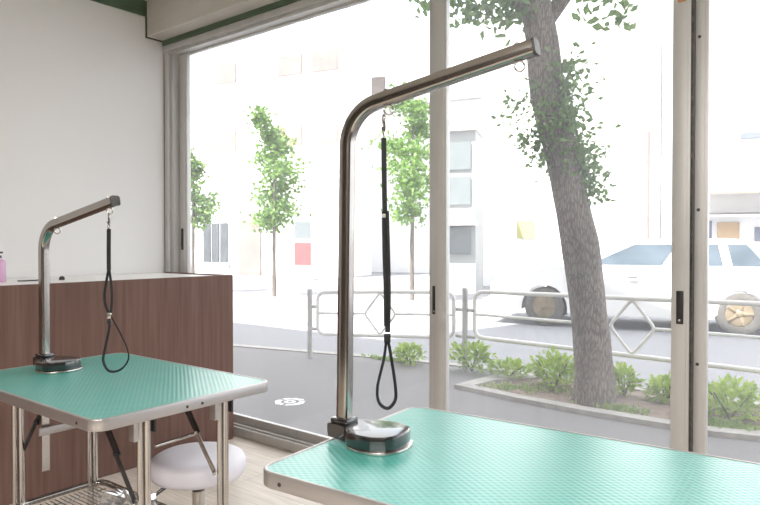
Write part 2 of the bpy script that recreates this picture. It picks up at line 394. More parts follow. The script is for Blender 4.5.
# building over and beside the shop window (unseen, heights shaped for the shade outside)
b = B(); box(b, (-14, W+.03, 2.85), (-6.4, W+.30, 6.6)); box(b, (-14, W+.03, 0), (XL-.15, W+.30, 2.85))
struct('wall_front', b, 'facade')
b = B(); box(b, (-6.4, W+.03, 2.85), (10, W+.30, 12.6)); box(b, (XR+.15, W+.03, 0), (10, W+.30, 2.85))  # raised block, added height to lengthen the shade on the road
struct('wall_front_shade', b, 'facade')
struct('roof', bx((-6.4, YB-.3, 12.45), (10, W+.03, 12.6)), 'facade')
b = B(); box(b, (-14, YB-.3, 6.45), (-6.4, W+.03, 6.6)); struct('roof_low', b, 'facade')

# added fill lamps that brighten the room, unseen behind and above the camera
def fill_lamp(x, y, label):
    t = thing('fill_light', label, 'fill light', (x, y, ZC), 0, 'added fill lights')
    b = B(); box(b, (-.62, -.11, -.05), (.62, .11, 0), .008); obj('housing', b, 'white_lam', t)
    for s in (-1, 1):
        b = B(); tube(b, [(-.58, s*.055, -.068), (.58, s*.055, -.068)], .014); obj('tube', b, 'lamp_on', t, 40)
    l = bpy.data.lights.new('fill_light_glow', 'AREA'); l.shape = 'RECTANGLE'; l.size = 1.2; l.size_y = .2; l.energy = LAMP; l.color = (1, .98, .96)
    lo = bpy.data.objects.new('fill_light_glow', l); COL.objects.link(lo); lo.location = (0, 0, -.09); lo.parent = t
LAMP = 100
for x, y, lb in ((1.1, -.8, 'added unseen twin-tube fill light closest to the shop window'), (-.7, -2.5, 'added unseen twin-tube fill light at the back, on the counter side'),
                 (1.2, -2.5, 'added unseen twin-tube fill light at the back, in the far corner from the counter')):
    fill_lamp(x, y, lb)

# ------------------------------------------------------------------ walnut counter
PX = -3.415
t = thing('reception_counter', 'walnut-brown laminate counter with pale top along the white wall', 'counter', (PX, 1.3, 0))
def loc(lo, hi): return [lo[0]-PX, lo[1]-1.3, lo[2]], [hi[0]-PX, hi[1]-1.3, hi[2]]
obj('front_panel', bx(*loc((PX-.03, -1.5, 0), (PX, W-.05, 1.09)), .002), 'walnut', t)
obj('end_panel', bx(*loc((XL+.1, W-.08, 0), (PX-.03, W-.05, 1.09)), .002), 'walnut', t)
obj('counter_top', bx(*loc((XL+.01, -1.5, 1.05), (PX-.03, W-.08, 1.082)), .003), 'white_lam', t)['label'] = 'pale counter top'
b = B()
lathe(b, [(0,0),(.030,0),(.034,.006),(.034,.105),(.031,.118),(.017,.128),(.015,.136),(0,.136)], 28)
pb = thing('pump_bottle', 'pink pump bottle standing on the counter', 'bottle', (-3.905, 1.478, 1.082))
obj('bottle_body', b, 'pink', pb, 40)
b = B(); lathe(b, [(0,.134),(.0145,.134),(.0145,.150),(.006,.152),(.005,.166),(0,.166)], 20); box(b, (-.008,-.012,.160), (.03,.012,.172), .004)
obj('pump', b, 'black_plastic', pb, 40)
b = B(); sweep(b, [(0,-.065,0),(0,-.02,.0),(0,.03,0),(0,.065,.002)], rrect(.03,.006,.0025), side=(1,0,0))
tag(obj('grooming_comb', b, 'dark_steel', None, 40, (-3.88, 1.635, 1.0855)), 'thin dark strip-like tool lying on the counter top', 'tool')
b = B(); lathe(b, [(0,0),(.016,0),(.017,.004),(.014,.018),(.006,.023),(0,.023)], 20)
tag(obj('small_cap', b, 'dark_steel', None, 40, (-3.85, 1.80, 1.082)), 'tiny grey cap on the counter top by the pole', 'cap')

# ------------------------------------------------------------------ grooming tables
TZ, TL, TW, TH = .78, 1.046, .700, .038
def grooming_table(label, cat, loc, rotz):
    t = thing('grooming_table', label, cat, loc, rotz, 'grooming tables')
    b = B(); prism(b, rrect(TL-.014, TW-.014, .038, 6), TZ-.020, TZ-.0015); obj('table_top', b, 'rubber', t)
    b = B(); path = [(x, y, TZ-TH/2) for x, y in rrect(TL-.008, TW-.008, .042, 6)]
    sweep(b, path, rrect(.011, TH, .0035, 3), closed=True); rim = obj('rim', b, 'alu_rim', t, 40); rim['label'] = 'aluminium rim'
    for px, py, ax in ((TL/2+.001, -.03, 'Y'), (TL/2+.001, .03, 'Y'), (-TL/2+.075, -TW/2-.001, 'X'), (TL/2-.1, -TW/2-.001, 'X')):
        mt = Matrix.Translation((px, py, TZ-.022)) @ (Matrix.Rotation(PI/2, 4, 'Y') if ax == 'Y' else Matrix.Rotation(PI/2, 4, 'X'))
        b = B(); lathe(b, [(0,.0025),(.0045,.002),(.0055,0),(.0055,-.004)], 12, mtx=mt); obj('screw', b, 'screw', rim)
    b = B(); prism(b, rrect(TL-.03, TW-.03, .03, 4), TZ-.028, TZ-.0205); obj('board', b, 'walnut', t)
    for sx, lx in ((1, .447), (-1, -.395)):
        for ly in ((-.142, .176) if sx > 0 else (-.172, .136)):
            # round leg with a slimmer tube welded beside it
            b = B(); tube(b, [(lx, ly+.011, .0), (lx, ly+.011, TZ-.03)], .0125, 14); tube(b, [(lx, ly-.014, .03), (lx, ly-.014, TZ-.03)], .0095, 12)
            lg = obj('leg', b, 'steel', t, 40)
            b = B(); lathe(b, [(0,.0),(.018,0),(.018,.03),(.0135,.035)], 16, (lx, ly+.011, 0)); obj('rubber_foot', b, 'black_plastic', lg, 40)
            b = B(); box(b, (lx-.016, ly-.045, TZ-.115), (lx+.016, ly-.027, TZ-.03), .002); obj('bracket', b, 'alu_rim', lg)
            b = B(); box(b, (lx-.012, ly+.030, TZ-.10), (lx+.012, ly+.040, TZ-.03), .002); obj('hinge_plate', b, 'dark_steel', lg)
            # folding stay from the underside of the top down to the leg
            so = -.026 if sx > 0 else .026
            top = Vector((lx-sx*.24, ly+so, TZ-.034)); low = Vector((lx-sx*.004, ly+so, .47)); mid = top.lerp(low, .53)
            b = B()
            sweep(b, [top, mid+(low-top)*.03], [(-.014,-.003),(.014,-.003),(.014,.003),(-.014,.003)], side=(low-top).cross(Vector((0,1,0))))
            sy = obj('folding_stay', b, 'dark_steel', t)
            b = B(); sweep(b, [mid+Vector((0,-.006,0)), low+Vector((0,-.006,0))], rrect(.022,.005,.002,2), side=(low-top).cross(Vector((0,1,0))))
            ball(b, mid+Vector((0,-.009,0)), .010, 1, .6, 1, 2); ball(b, low+Vector((0,-.009,0)), .009, 1, .6, 1, 2)
            obj('stay_arm', b, 'steel' if sx > 0 and ly > 0 else 'dark_steel', sy, 40)  # dark steel puts the shade under the top into the colour
        mx = lx-sx*.125
        if sx > 0:
            b = B(); tube(b, [(mx, -.02, .585), (mx, .15, .59)], .0065, 10); obj('stay_link', b, 'steel', t, 40)
        else:
            b = B(); sweep(b, [(-.10, -.225, .605), (-.10, .19, .605)], rrect(.008, .030, .003, 2)); obj('cross_bar', b, 'alu_rim', t, 40)
            b = B(); box(b, (-.125, -.205, .45), (-.119, -.177, TZ-.03), .001); obj('latch_strap', b, 'steel', t)
    # low rack: rim tube and wires
    rz = .242; x0, x1, y0, y1 = -.40, .45, -.19, .176
    cx, cy = (x0+x1)/2, (y0+y1)/2
    b = B(); sweep(b, [(cx+x, cy+y, rz) for x, y in rrect(x1-x0, y1-y0, .06, 8)], circ(.013, 12), closed=True); rk = obj('rack_rim', b, 'chrome', t, 40)
    b = B()
    for i in range(17): y = y0+.02+(y1-y0-.04)*i/16; tube(b, [(x0+.004, y, rz-.02), (x1-.004, y, rz-.02)], .0018, 6)
    for i in range(6): x = x0+.05+(x1-x0-.1)*i/5; tube(b, [(x, y0+.004, rz-.024), (x, y1-.004, rz-.024)], .0028, 6)
    obj('wire_grid', b, 'chrome', rk, 40)
    return t
gt_far = grooming_table('teal-topped grooming table standing in front of the walnut counter', 'table', (-2.3465, 1.281, 0), R(1.0))
gt_near = grooming_table('teal-topped grooming table nearest the window mullions, without a stool beneath', 'table', (-.648, 1.3616, 0), R(4.1))

# crumpled clear film in the rack of the far table
b = B(); vs = ball(b, (0,0,0), 1, sub=4)
for v in vs:
    n = v.co.normalized(); k = 1+.55*noise.noise(n*3.1)+.35*noise.noise(n*8+Vector((3,1,2)))
    v.co = Vector((n.x*.13*k, n.y*.07*k, max(n.z*.055*k+.02*noise.noise(n*16), -.02)+.02))
tag(obj('plastic_bag', b, 'foil', None, None, (-2.36, 1.37, .226), .3), 'crumpled clear shiny plastic bag lying in the low wire rack', 'bag')

# ------------------------------------------------------------------ grooming arms
def grooming_arm(label, loc, rotz, z_pole, z_tip, ring_rs, ln):
    """square-section chrome arm on a black clamp foot; local x runs along the arm, z=0 is the table surface"""
    t = thing('leash_stand', label, 'grooming arm', loc, rotz, 'grooming arms')
    pl = [(-.036,-.028),(-.030,-.034),(.022,-.034),(.038,-.05),(.06,-.072),(.09,-.082),(.135,-.080),(.168,-.062),(.183,-.03),(.187,.0),(.183,.03),(.168,.062),(.135,.080),(.09,.082),(.06,.072),(.038,.05),(.022,.034),(-.030,.034),(-.036,.028)]
    b = B(); prism(b, pl, .007, .044, .006, seg=3); obj('foot', b, 'black_plastic', t, 25)
    b = B(); prism(b, [(.012+(x-.01)*1.03, y*1.04) for x, y in pl if x > .03], 0, .008, .002); obj('foot_plate', b, 'steel', t, 40)['label'] = 'metal plate under the foot'
    b = B(); box(b, (-.028,-.028,.042), (.028,.028,.058), .006); obj('collar', b, 'black_plastic', t, 40)
    # pole and arm in one bent tube
    slope = (z_tip-z_pole)/.53; ang = math.degrees(math.atan(slope)); r = .11
    tl = r*math.tan(R((90-ang)/2))
    p = [Vector((0,0,.02)), Vector((0,0,(z_pole-tl)*.5)), Vector((0,0,z_pole-tl))]
    p += arc((r,0,z_pole-tl), r, 180, 90+ang, 12, (1,0,0), (0,0,1))[1:]
    d = Vector((math.cos(R(ang)),0,math.sin(R(ang)))); end = Vector((ln,0,z_pole+slope*ln)); p.append(end)
    b = B(); sweep(b, p, rrect(.036,.036,.009,4), side=(0,1,0)); obj('arm_tube', b, 'chrome', t, 35)
    b = B(); sweep(b, [end-d*.001, end+d*.006], rrect(.0375,.0375,.008,4), side=(0,1,0)); obj('end_cap', b, 'screw', t, 35)
    for i, (rr, big) in enumerate(ring_rs):
        zc = z_pole+slope*rr; up = Vector((-d.z,0,d.x)); c = Vector((rr,0,zc))
        b = B(); tube(b, [c-up*.021, c+up*.026], .0032, 8); lathe(b, [(0,.024),(.0065,.024),(.0065,.018),(0,.018)], 6, mtx=Matrix.Translation(c) @ Matrix.Rotation(-R(ang),4,'Y'))
        torus(b, c-up*(.020+.011), .0115, .0025, Vector((.80,.60,0)), (0,0,1))
        obj('ring_bolt', b, 'steel', t, 40)
    return t
arm_far = grooming_arm('shorter chrome grooming arm clamped to the table by the walnut counter', (-2.779, 1.225, TZ), R(4), 1.362-TZ, 1.463-TZ, ((.10, 1), (.468, 1)), .507)
arm_near = grooming_arm('taller chrome grooming arm clamped to the table nearest the window mullions', (-1.139, 1.275, TZ), R(6), 1.648-TZ, 1.745-TZ, ((.122, 1), (.468, 1)), .508)

# ------------------------------------------------------------------ leashes (hang from the arm rings)
def leash(label, loc, view, parts):
    """view: horizontal direction that lies across the loop; z measured down from the ring"""
    t = thing('leash', label, 'leash', loc, 0, 'grooming leashes')
    a = Vector((view[0], view[1], 0)).normalized()
    def P(x, z): return a*x+Vector((0,0,z))
    tape = rrect(parts['w'], .0022, .0009, 2)
    b = B(); z = -.004
    torus(b, P(0,z-.010), .009, .0022, Vector((a.y,-a.x,0))+a*.3, (0,0,1)); tube(b, [P(0,z-.018), P(.002,z-.030), P(0,z-.044)], .0042, 8)
    torus(b, P(.0,z-.051), .0085, .002, Vector((a.y,-a.x,0)), (0,0,1)); lathe(b, [(0,.0),(.0065,.001),(.007,.009),(0,.010)], 12, P(0,z-.041))
    obj('snap_hook', b, 'chrome', t, 40)
    for k, pts in enumerate(parts['straps']):
        # smooth the polyline
        q = [P(*p) for p in pts]; sm = []
        for i in range(len(q)-1):
            p0 = q[max(i-1,0)]; p1 = q[i]; p2 = q[i+1]; p3 = q[min(i+2,len(q)-1)]
            for s in range(8):
                u = s/8
                sm.append(.5*((2*p1)+(-p0+p2)*u+(2*p0-5*p1+4*p2-p3)*u*u+(-p0+3*p1-3*p2+p3)*u*u*u))
        sm.append(q[-1])
        b = B()
        nrm = Vector((a.y,-a.x,0))
        if parts['flat'][k]:
            sweep(b, sm, tape, side=a)
        else:
            sweep(b, sm, rrect(.0028, parts['w2'], .0012, 2))
        obj(parts['names'][k], b, 'webbing', t, 50)
    for z, m, w, h in parts['sliders']:
        b = B(); q = P(parts.get('sx', 0)*(z < -.5), z); mt = Matrix.Translation(q) @ Matrix(((a.x, a.y, 0, 0), (a.y, -a.x, 0, 0), (0, 0, 1, 0), (0, 0, 0, 1)))
        box(b, (-w/2,-.005,-h/2), (w/2,.005,h/2), .0015, mtx=mt)
        obj('slider', b, m, t, 40)
    return t
RV = (.782, .6235)
c, s = math.cos(R(4)), math.sin(R(4))
leash('black leash with a wide loop touching the teal top, on the arm by the counter', (-2.779+.468*c, 1.225+.468*s, 1.418), RV, dict(w=.016, w2=.010,
    straps=[[(0,-.064),(-.001,-.14),(-.001,-.22)],
            [(-.001,-.21),(-.010,-.26),(-.018,-.31),(-.015,-.35),(.002,-.392)],
            [(-.001,-.21),(.006,-.26),(.010,-.31),(.009,-.35),(.004,-.392)],
            [(.001,-.385),(-.001,-.44),(-.018,-.52),(-.024,-.565),(-.002,-.602),(.040,-.597),(.070,-.56),(.066,-.515),(.036,-.45),(.012,-.405),(.003,-.385)]],
    flat=[1,0,0,0], names=['strap','strap','strap','loop'], sliders=[(-.392,'steel',.016,.022),(-.416,'dark_steel',.014,.016)]))
c, s = math.cos(R(6)), math.sin(R(6))
arm_near.rotation_euler = (-.0075, .0095, R(6))
leash('long black leash hanging in front of the window from the taller arm', (-1.136+.122*c, 1.275+.122*s, 1.632), RV, dict(w=.013, w2=.010,
    straps=[[(0,-.064),(.001,-.16),(.003,-.27)],
            [(.001,-.25),(.003,-.36),(.006,-.46),(.007,-.545)],
            [(.007,-.25),(.010,-.36),(.012,-.46),(.010,-.56)],
            [(.006,-.585),(.000,-.63),(-.016,-.70),(-.012,-.74),(.010,-.755),(.029,-.735),(.030,-.70),(.020,-.63),(.012,-.585)]],
    flat=[1,1,1,0], names=['strap','strap','strap','loop'], sliders=[(-.262,'stitch',.010,.010),(-.575,'webbing',.017,.022)], sx=.009))

# ------------------------------------------------------------------ stool
st = thing('rolling_stool', 'round white padded rolling stool tucked by the walnut counter', 'stool', (-2.262, 1.617, 0))
SZ = .425
b = B(); lathe(b, [(0,SZ),(.12,SZ-.001),(.165,SZ-.006),(.186,SZ-.018),(.195,SZ-.036),(.194,SZ-.07),(.186,SZ-.088),(.17,SZ-.095),(0,SZ-.095)], 48); obj('cushion', b, 'white_vinyl', st, 60)
b = B(); lathe(b, [(0,SZ-.095),(.06,SZ-.096),(.06,SZ-.104),(.022,SZ-.108),(.022,SZ-.13),(.016,SZ-.13),(.016,.20),(0,.20)], 24); obj('gas_column', b, 'steel', st, 40)
b = B(); lathe(b, [(0,SZ-.135),(.020,SZ-.135),(.027,SZ-.139),(.027,SZ-.158),(.02,SZ-.162),(0,SZ-.162)], 24); obj('collar', b, 'black_plastic', st, 40)
b = B(); lathe(b, [(0,.27),(.025,.27),(.025,.085),(.04,.08),(.04,.055),(0,.055)], 24); obj('column_sleeve', b, 'steel', st, 40)
b = B(); sweep(b, [(-.02,-.03,SZ-.103), (-.06,-.06,SZ-.112), (-.09,-.115,SZ-.145), (-.12,-.17,SZ-.19)], rrect(.026,.012,.005,3)); obj('lever', b, 'black_plastic', st, 40)
for k in range(5):
    a = 2*PI*k/5+.3; d = Vector((math.cos(a), math.sin(a), 0))
    b = B(); sweep(b, [d*.03+Vector((0,0,.075)), d*.12+Vector((0,0,.075)), d*.22+Vector((0,0,.062))], rrect(.034,.026,.008,3), scales=[1.2,1,.8]); lg = obj('base_leg', b, 'steel', st, 40)
    b = B(); mt = Matrix.Translation(d*.215+Vector((0,0,.024))) @ Matrix.Rotation(a,4,'Z') @ Matrix.Rotation(PI/2,4,'X')
    lathe(b, [(0,-.012),(.021,-.012),(.024,-.008),(.024,.008),(.021,.012),(0,.012)], 20, mtx=mt); tube(b, [d*.215+Vector((0,0,.024)), d*.215+Vector((0,0,.06))], .006, 8)
    obj('caster', b, 'black_plastic', lg, 40)

# ------------------------------------------------------------------ outdoors: ground
kerb_line = [(-30,-.8), (-16, 2.85), (-6.483,5.142), (-4.3,5.67), (-3.4,5.80), (-2.0,5.84), (12,5.9)]
def strip(poly, z0, z1, m, name):
    b = B(); prism(b, poly, z0, z1); return struct(name, b, m)
strip([(-16,2.86),(12,2.86),(12,5.9),(-2.0,5.84),(-3.4,5.80),(-4.3,5.67),(-6.483,5.142)], -.15, 0, 'asphalt', 'pavement')
b = B(); o2 = .13
off = [(x-.03*o2*8*0, y) for x, y in kerb_line]
up = [(x-.24*o2 if x < -3.5 else x, y+o2) for x, y in kerb_line]
prism(b, kerb_line[1:]+up[1:][::-1], -.2, .012, .01); struct('kerb', b, 'kerb')
b = B(); box(b, (-70,-30,-.2), (45,70,-.032)); 
bm_road = b; struct('road_ground', bm_road, 'road')
# tree bed: concrete edging, soil
inner = [(-2.90,4.98),(-2.4,4.90),(-1.85,4.86),(-.96,4.87),(-.70,4.95),(-.62,5.12),(-.62,5.70),(-2.55,5.70),(-2.86,5.30)]
outer = [(-3.05,4.89),(-2.4,4.79),(-1.85,4.745),(-.93,4.75),(-.62,4.84),(-.50,5.08),(-.50,5.79),(-2.60,5.79),(-2.98,5.52)]
b = B()
n = len(inner)
for i in range(n):
    j = (i+1)%n
    vb = [b.verts.new((*p, z)) for z in (0,.038) for p in (outer[i], outer[j], inner[j], inner[i])]
    for f in ((0,1,2,3),(7,6,5,4),(0,4,5,1),(2,6,7,3),(1,5,6,2),(3,7,4,0)): b.faces.new([vb[k] for k in f])
bmesh.ops.remove_doubles(b, verts=b.verts, dist=.0005)
tag(obj('planter_edging', b, 'kerb'), 'pale concrete edging round the tree bed outside the window', 'edging')
b = B()
vs = [b.verts.new((x, y, .022)) for x, y in inner]; f = b.faces.new(vs)
bmesh.ops.triangulate(b, faces=[f]); bmesh.ops.subdivide_edges(b, edges=b.edges[:], cuts=10, use_grid_fill=True)
for v in b.verts: v.co.z += .03*noise.noise(v.co*3)+.012*noise.noise(v.co*11)
struct('soil_ground', b, 'soil')
# painted survey ring on the pavement
b = B()
for r0, r1 in ((.075,.125),(0.02,.05)):
    A = [b.verts.new((r0*math.cos(2*PI*i/28), r0*math.sin(2*PI*i/28), .003)) for i in range(28)]
    Bv = [b.verts.new((r1*math.cos(2*PI*i/28)*(1+.08*math.sin(i*1.7)), r1*math.sin(2*PI*i/28)*(1+.08*math.sin(i*2.3)), .003)) for i in range(28)]
    for i in range(28):
        if i % 9 == 4 and r0 > .06: continue
        b.faces.new((A[i], Bv[i], Bv[(i+1)%28], A[(i+1)%28]))
tag(obj('pavement_marking', b, 'paintw', None, None, (-3.842, 3.636, 0)), 'white painted ring mark on the grey pavement', 'marking')

# grass tufts in the bed and along the kerb
b = B()
for cx, cy, rx, ry, n in ((-2.6,5.08,.2,.12,170),(-1.62,4.98,.2,.08,170),(-.95,4.98,.24,.1,460),(-2.25,5.25,.35,.15,110),(-4.35,5.60,.28,.05,200)):
    for i in range(n):
        p = Vector((cx+random.gauss(0,.5)*rx, cy+random.gauss(0,.5)*ry, .02 if cx > -3.2 else 0)); h = random.uniform(.02,.055)
        leaf(b, p, h, Vector((random.gauss(0,.35), random.gauss(0,.35), 1)).normalized())
tag(obj('grass', b, 'grass'), 'thin green grass on the soil of the tree bed and along the kerb', 'grass', None, 'stuff')

# shrubs
def shrub(label, x, y, w, h, n):
    t = thing('shrub', label, 'shrub', (x, y, .02), 0, 'green shrubs by the kerb')
    b = B()
    for k in range(5):
        a = 2*PI*k/5+random.random(); tube(b, [(0,0,-.01), (w*.18*math.cos(a), w*.18*math.sin(a), h*.4), (w*.36*math.cos(a), w*.34*math.sin(a), h*.8)], .006, 6)
    obj('stem', b, 'stemwood', t)
    b = B()
    for i in range(n):
        u = Vector((random.gauss(0,1), random.gauss(0,1), random.gauss(0,1))).normalized()*random.uniform(.45,1.0)
        k = 1+.35*noise.noise(Vector((u.x*2+x*3, u.y*2+y, u.z*2)))
        p = Vector((u.x*w*.5*k, u.y*w*.42*k, h*.52+u.z*h*.48*k))
        if p.z < .01: p.z = random.uniform(.01,.05)
        d = Vector((u.x, u.y, u.z*.6+.35+random.gauss(0,.3))).normalized()
        leaf(b, p, random.uniform(.04,.08), d, Vector((random.gauss(0,.4), random.gauss(0,.4), 1)))
    obj('foliage', b, 'shrub', t)
    return t
shrub('small bright shrub at the kerb, half behind the mullion of the first pane', -4.02, 5.55, .34, .19, 240)
shrub('round bright shrub at the foot of the fence post', -3.30, 5.62, .42, .27, 400)
shrub('low shrub trailing between the fence post and the tree', -2.86, 5.55, .42, .15, 240)
shrub('taller bushy shrub just in front of the trunk, beside the tree bed grass', -2.34, 5.42, .46, .29, 460)
shrub('narrow shrub pressed against the far side of the tree trunk', -1.74, 5.46, .20, .24, 180)
shrub('small shrub between the trunk and the wide mullion', -1.42, 5.47, .30, .18, 240)
shrub('broad low shrub at the end of the bed beyond the last mullion', -.92, 5.28, .52, .25, 480)

# ------------------------------------------------------------------ street tree in the bed
tr = thing('street_tree', 'leaning grey street tree with ivy-like sprouts growing in the bed', 'tree', (-1.87, 5.12, 0))
F, YAW, PIT, H = 642., R(38.57), R(-.83), 1.30
fw = Vector((-math.sin(YAW)*math.cos(PIT), math.cos(YAW)*math.cos(PIT), math.sin(PIT))); rt = Vector((math.cos(YAW), math.sin(YAW), 0)); upv = rt.cross(fw)
TB = Vector((-1.87, 5.12, 0))
# trunk axis (metres from its foot) and radii, measured along its lean
tp = [(-.004,-.003,-.05,.195),(0,0,.04,.172),(-.005,-.004,.25,.153),(-.024,-.020,.63,.146),(-.098,-.078,1.31,.139),(-.148,-.118,1.62,.137),(-.212,-.169,2.02,.136),(-.292,-.233,2.42,.134),(-.338,-.270,2.9,.128),(-.376,-.299,3.2,.115),(-.40,-.30,3.7,.10),(-.42,-.28,4.6,.08),(-.45,-.25,5.6,.05)]
def trunk(bm, pts, n=18, amp=.016):
    rings = []
    for i in range(len(pts)-1):
        for s in range(6):
            u = s/6; x, y, z, r = [pts[i][k]+(pts[i+1][k]-pts[i][k])*u for k in range(4)]
            ring = []
            for j in range(n):
                a = 2*PI*j/n; q = Vector((math.cos(a), math.sin(a), 0)); rr = r+amp*noise.noise(Vector((q.x*2.2, q.y*2.2, z*2.0)))+amp*.6*noise.noise(Vector((q.x*6, q.y*6, z*3)))
                ring.append(bm.verts.new((x+q.x*rr, y+q.y*rr, z)))
            rings.append(ring)
    for A, Bq in zip(rings, rings[1:]):
        for j in range(n): bm.faces.new((A[j], A[(j+1)%n], Bq[(j+1)%n], Bq[j]))
    bm.faces.new(rings[-1])
b = B(); trunk(b, tp); obj('trunk', b, 'bark', tr, 60)
branches = [[(-.36,-.28,3.0,.085),(-.20,-.13,3.3,.075),(-.05,-.02,3.65,.06),(.15,.1,4.3,.04)],
            [(-.36,-.28,3.05,.07),(-.55,-.42,3.28,.05),(-.8,-.6,3.45,.035),(-1.1,-.75,3.6,.02)],
            [(-.40,-.29,3.7,.06),(-.1,-.5,4.2,.04),(.3,-.7,4.7,.02)], [(-.40,-.29,3.8,.06),(-.8,.1,4.4,.04),(-1.2,.3,5,.02)]]
for br in branches:
    b = B(); trunk(b, br, 10, .006); obj('branch', b, 'bark', tr, 60)
b = B()
def axis(z):
    for q0, q1 in zip(tp, tp[1:]):
        if q0[2] <= z <= q1[2]:
            u = (z-q0[2])/(q1[2]-q0[2]); return [q0[k]+(q1[k]-q0[k])*u for k in range(4)]
    return tp[-1]
for cz, n, spread, side in ((2.50,260,.11,(.10,.03)), (2.30,380,.11,(.05,.02)), (2.40,50,.08,(-.20,-.14)), (2.08,280,.10,(.09,.05)), (1.90,220,.09,(.14,.09)), (1.74,90,.06,(.17,.12)), (2.12,40,.05,(-.20,-.14)), (2.66,110,.09,(.15,.10)), (2.0,70,.06,(-.13,-.09))):
    x, y, _, r = axis(cz)
    for i in range(n):
        p = Vector((x+side[0]+random.gauss(0,spread*.9), y+side[1]+random.gauss(0,spread*.9)-.03, cz+random.gauss(0,spread)))
        xx, yy, _, rr = axis(p.z); q = Vector((p.x-xx, p.y-yy))
        if q.length < rr: q = q.normalized()*(rr+.01) if q.length > 1e-4 else Vector((rr,0)); p.x, p.y = xx+q.x, yy+q.y
        leaf(b, p, random.uniform(.035,.07), Vector((q.x*2+random.gauss(0,.5), q.y*2+random.gauss(0,.5), random.gauss(-.1,.6))).normalized())
obj('sprouts', b, 'leaf', tr)
b = B()
for i in range(3600):
    u = Vector((random.gauss(0,1), random.gauss(0,1), random.gauss(0,1))).normalized()*(random.random()**.4)
    p = Vector((-.35+u.x*1.55, -.2+u.y*1.45, 4.35+u.z*1.15))
    if p.z < 3.62 and random.random() < .55: continue
    leaf(b, p, random.uniform(.07,.13))
for cx, cy, cz, rr, n in ((-.66,-.5,3.22,.17,200),(-.9,-.66,3.36,.18,200),(.02,.0,3.38,.15,130),(.14,.1,3.12,.10,40),(-.50,-.42,3.12,.09,60)):
    for i in range(n): leaf(b, Vector((cx+random.gauss(0,rr), cy+random.gauss(0,rr), cz+random.gauss(0,rr*.6))), random.uniform(.06,.11))
obj('canopy', b, 'leaf', tr)

# ------------------------------------------------------------------ pipe guard fence
def fence(label, pA, pB, zA, zB, posts, dia, loc):
    """rail loop between pA and pB: (top, bottom) heights zA at A and zB at B; dia = centre and half width of the diamond along the rail (0..1)"""
    t = thing('guard_fence', label, 'fence', (loc[0], loc[1], 0))
    O = Vector((loc[0], loc[1], 0)); A = Vector((*pA, 0))-O; Bv = Vector((*pB, 0))-O; ln = (Bv-A).length; d = (Bv-A)/ln
    def P(u, v):   # u metres along, v 0 bottom..1 top
        k = u/ln; lo = zA[1]+(zB[1]-zA[1])*k; hi = zA[0]+(zB[0]-zA[0])*k
        return A+d*u+Vector((0,0,lo+(hi-lo)*v))
    hh = zA[0]-zA[1]; r = .09; path = []
    for cu, cv, a0 in ((ln-r, 1-r/hh, 90), (r, 1-r/hh, 180), (r, r/hh, 270), (ln-r, r/hh, 360)):
        pass
    for (cu, cv, a0) in ((ln-r, 1-r/hh, 0), (r, 1-r/hh, 90), (r, r/hh, 180), (ln-r, r/hh, 270)):
        for i in range(6):
            a = R(a0+90*i/5); path.append(P(cu+r*math.cos(a), cv+r/hh*math.sin(a)))
    b = B(); n = len(path); prof = circ(.021, 10); rings = []
    side = Vector((-d.y, d.x, 0))
    for i in range(n):
        tg = (path[(i+1)%n]-path[i-1]).normalized(); u = side.cross(tg).normalized()
        rings.append([b.verts.new(path[i]+side*x+u*y) for x, y in prof])
    for i in range(n):
        for j in range(10): b.faces.new((rings[i][j], rings[(i+1)%n][j], rings[(i+1)%n][(j+1)%10], rings[i][(j+1)%10]))
    obj('rail_frame', b, 'rail', t, 50)
    for c, w in dia:
        b = B(); q = [P(c,.985), P(c+w,.5), P(c,.015), P(c-w,.5)]; lp = []
        for i in range(4):
            p0, p1, p2 = q[i-1], q[i], q[(i+1)%4]; e0 = p1.lerp(p0, .16); e2 = p1.lerp(p2, .16)
            lp += [e0*(1-u)**2+p1*2*u*(1-u)+e2*u*u for u in (0,.25,.5,.75,1)]
        prof = circ(.014, 8); rg = []; sd_ = Vector((-d.y, d.x, 0)); m_ = len(lp)
        for i in range(m_):
            tg = (lp[(i+1)%m_]-lp[i-1]).normalized(); u = sd_.cross(tg).normalized(); rg.append([b.verts.new(lp[i]+sd_*x+u*y) for x, y in prof])
        for i in range(m_):
            for k in range(8): b.faces.new((rg[i][k], rg[(i+1)%m_][k], rg[(i+1)%m_][(k+1)%8], rg[i][(k+1)%8]))
        obj('diamond', b, 'rail', t, 50)
    edges = [0]+[x for c, w in dia for x in (c-w, c+w)]+[ln]
    for i in range(0, len(edges), 2):
        b = B(); tube(b, [P(edges[i],.5), P(edges[i+1],.5)], .014, 8); obj('middle_rail', b, 'rail', t, 50)
    for px, py, h, sgn in posts:
        b = B(); q = Vector((px, py, 0))-O
        tube(b, [q, q+Vector((0,0,h-.004))], .030, 14); lathe(b, [(0,h+.006),(.024,h+.003),(.032,h-.004),(.032,h-.03),(.03,h-.03)], 14, q)
        po = obj('post', b, 'rail_grey', t, 50)
        for v in (.30,.62):
            for g in sgn:
                e = q+d*g*.10+Vector((0,0,h*v+.1)); f = q+Vector((0,0,h*v+.1)); b = B(); tube(b, [f, e], .018, 8); ball(b, e, .022, sub=1); obj('bracket', b, 'rail_grey', po, 50)
    return t
fence('pipe guard fence section seen through the first pane, angled along the kerb', (-5.04,5.20), (-3.50,5.60), (.755,.28), (.80,.335), ((-5.142,5.176,.785,(1,)),), ((.765,.185),), (-5.142,5.176))
fence('pipe guard fence section passing behind the leaning tree', (-3.28,5.645), (.62,5.60), (.815,.355), (.85,.31), ((-3.385,5.631,.845,(-1,1)),(.74,5.60,.86,(-1,))), ((1.548,.192),(3.0,.19)), (-3.385,5.631))

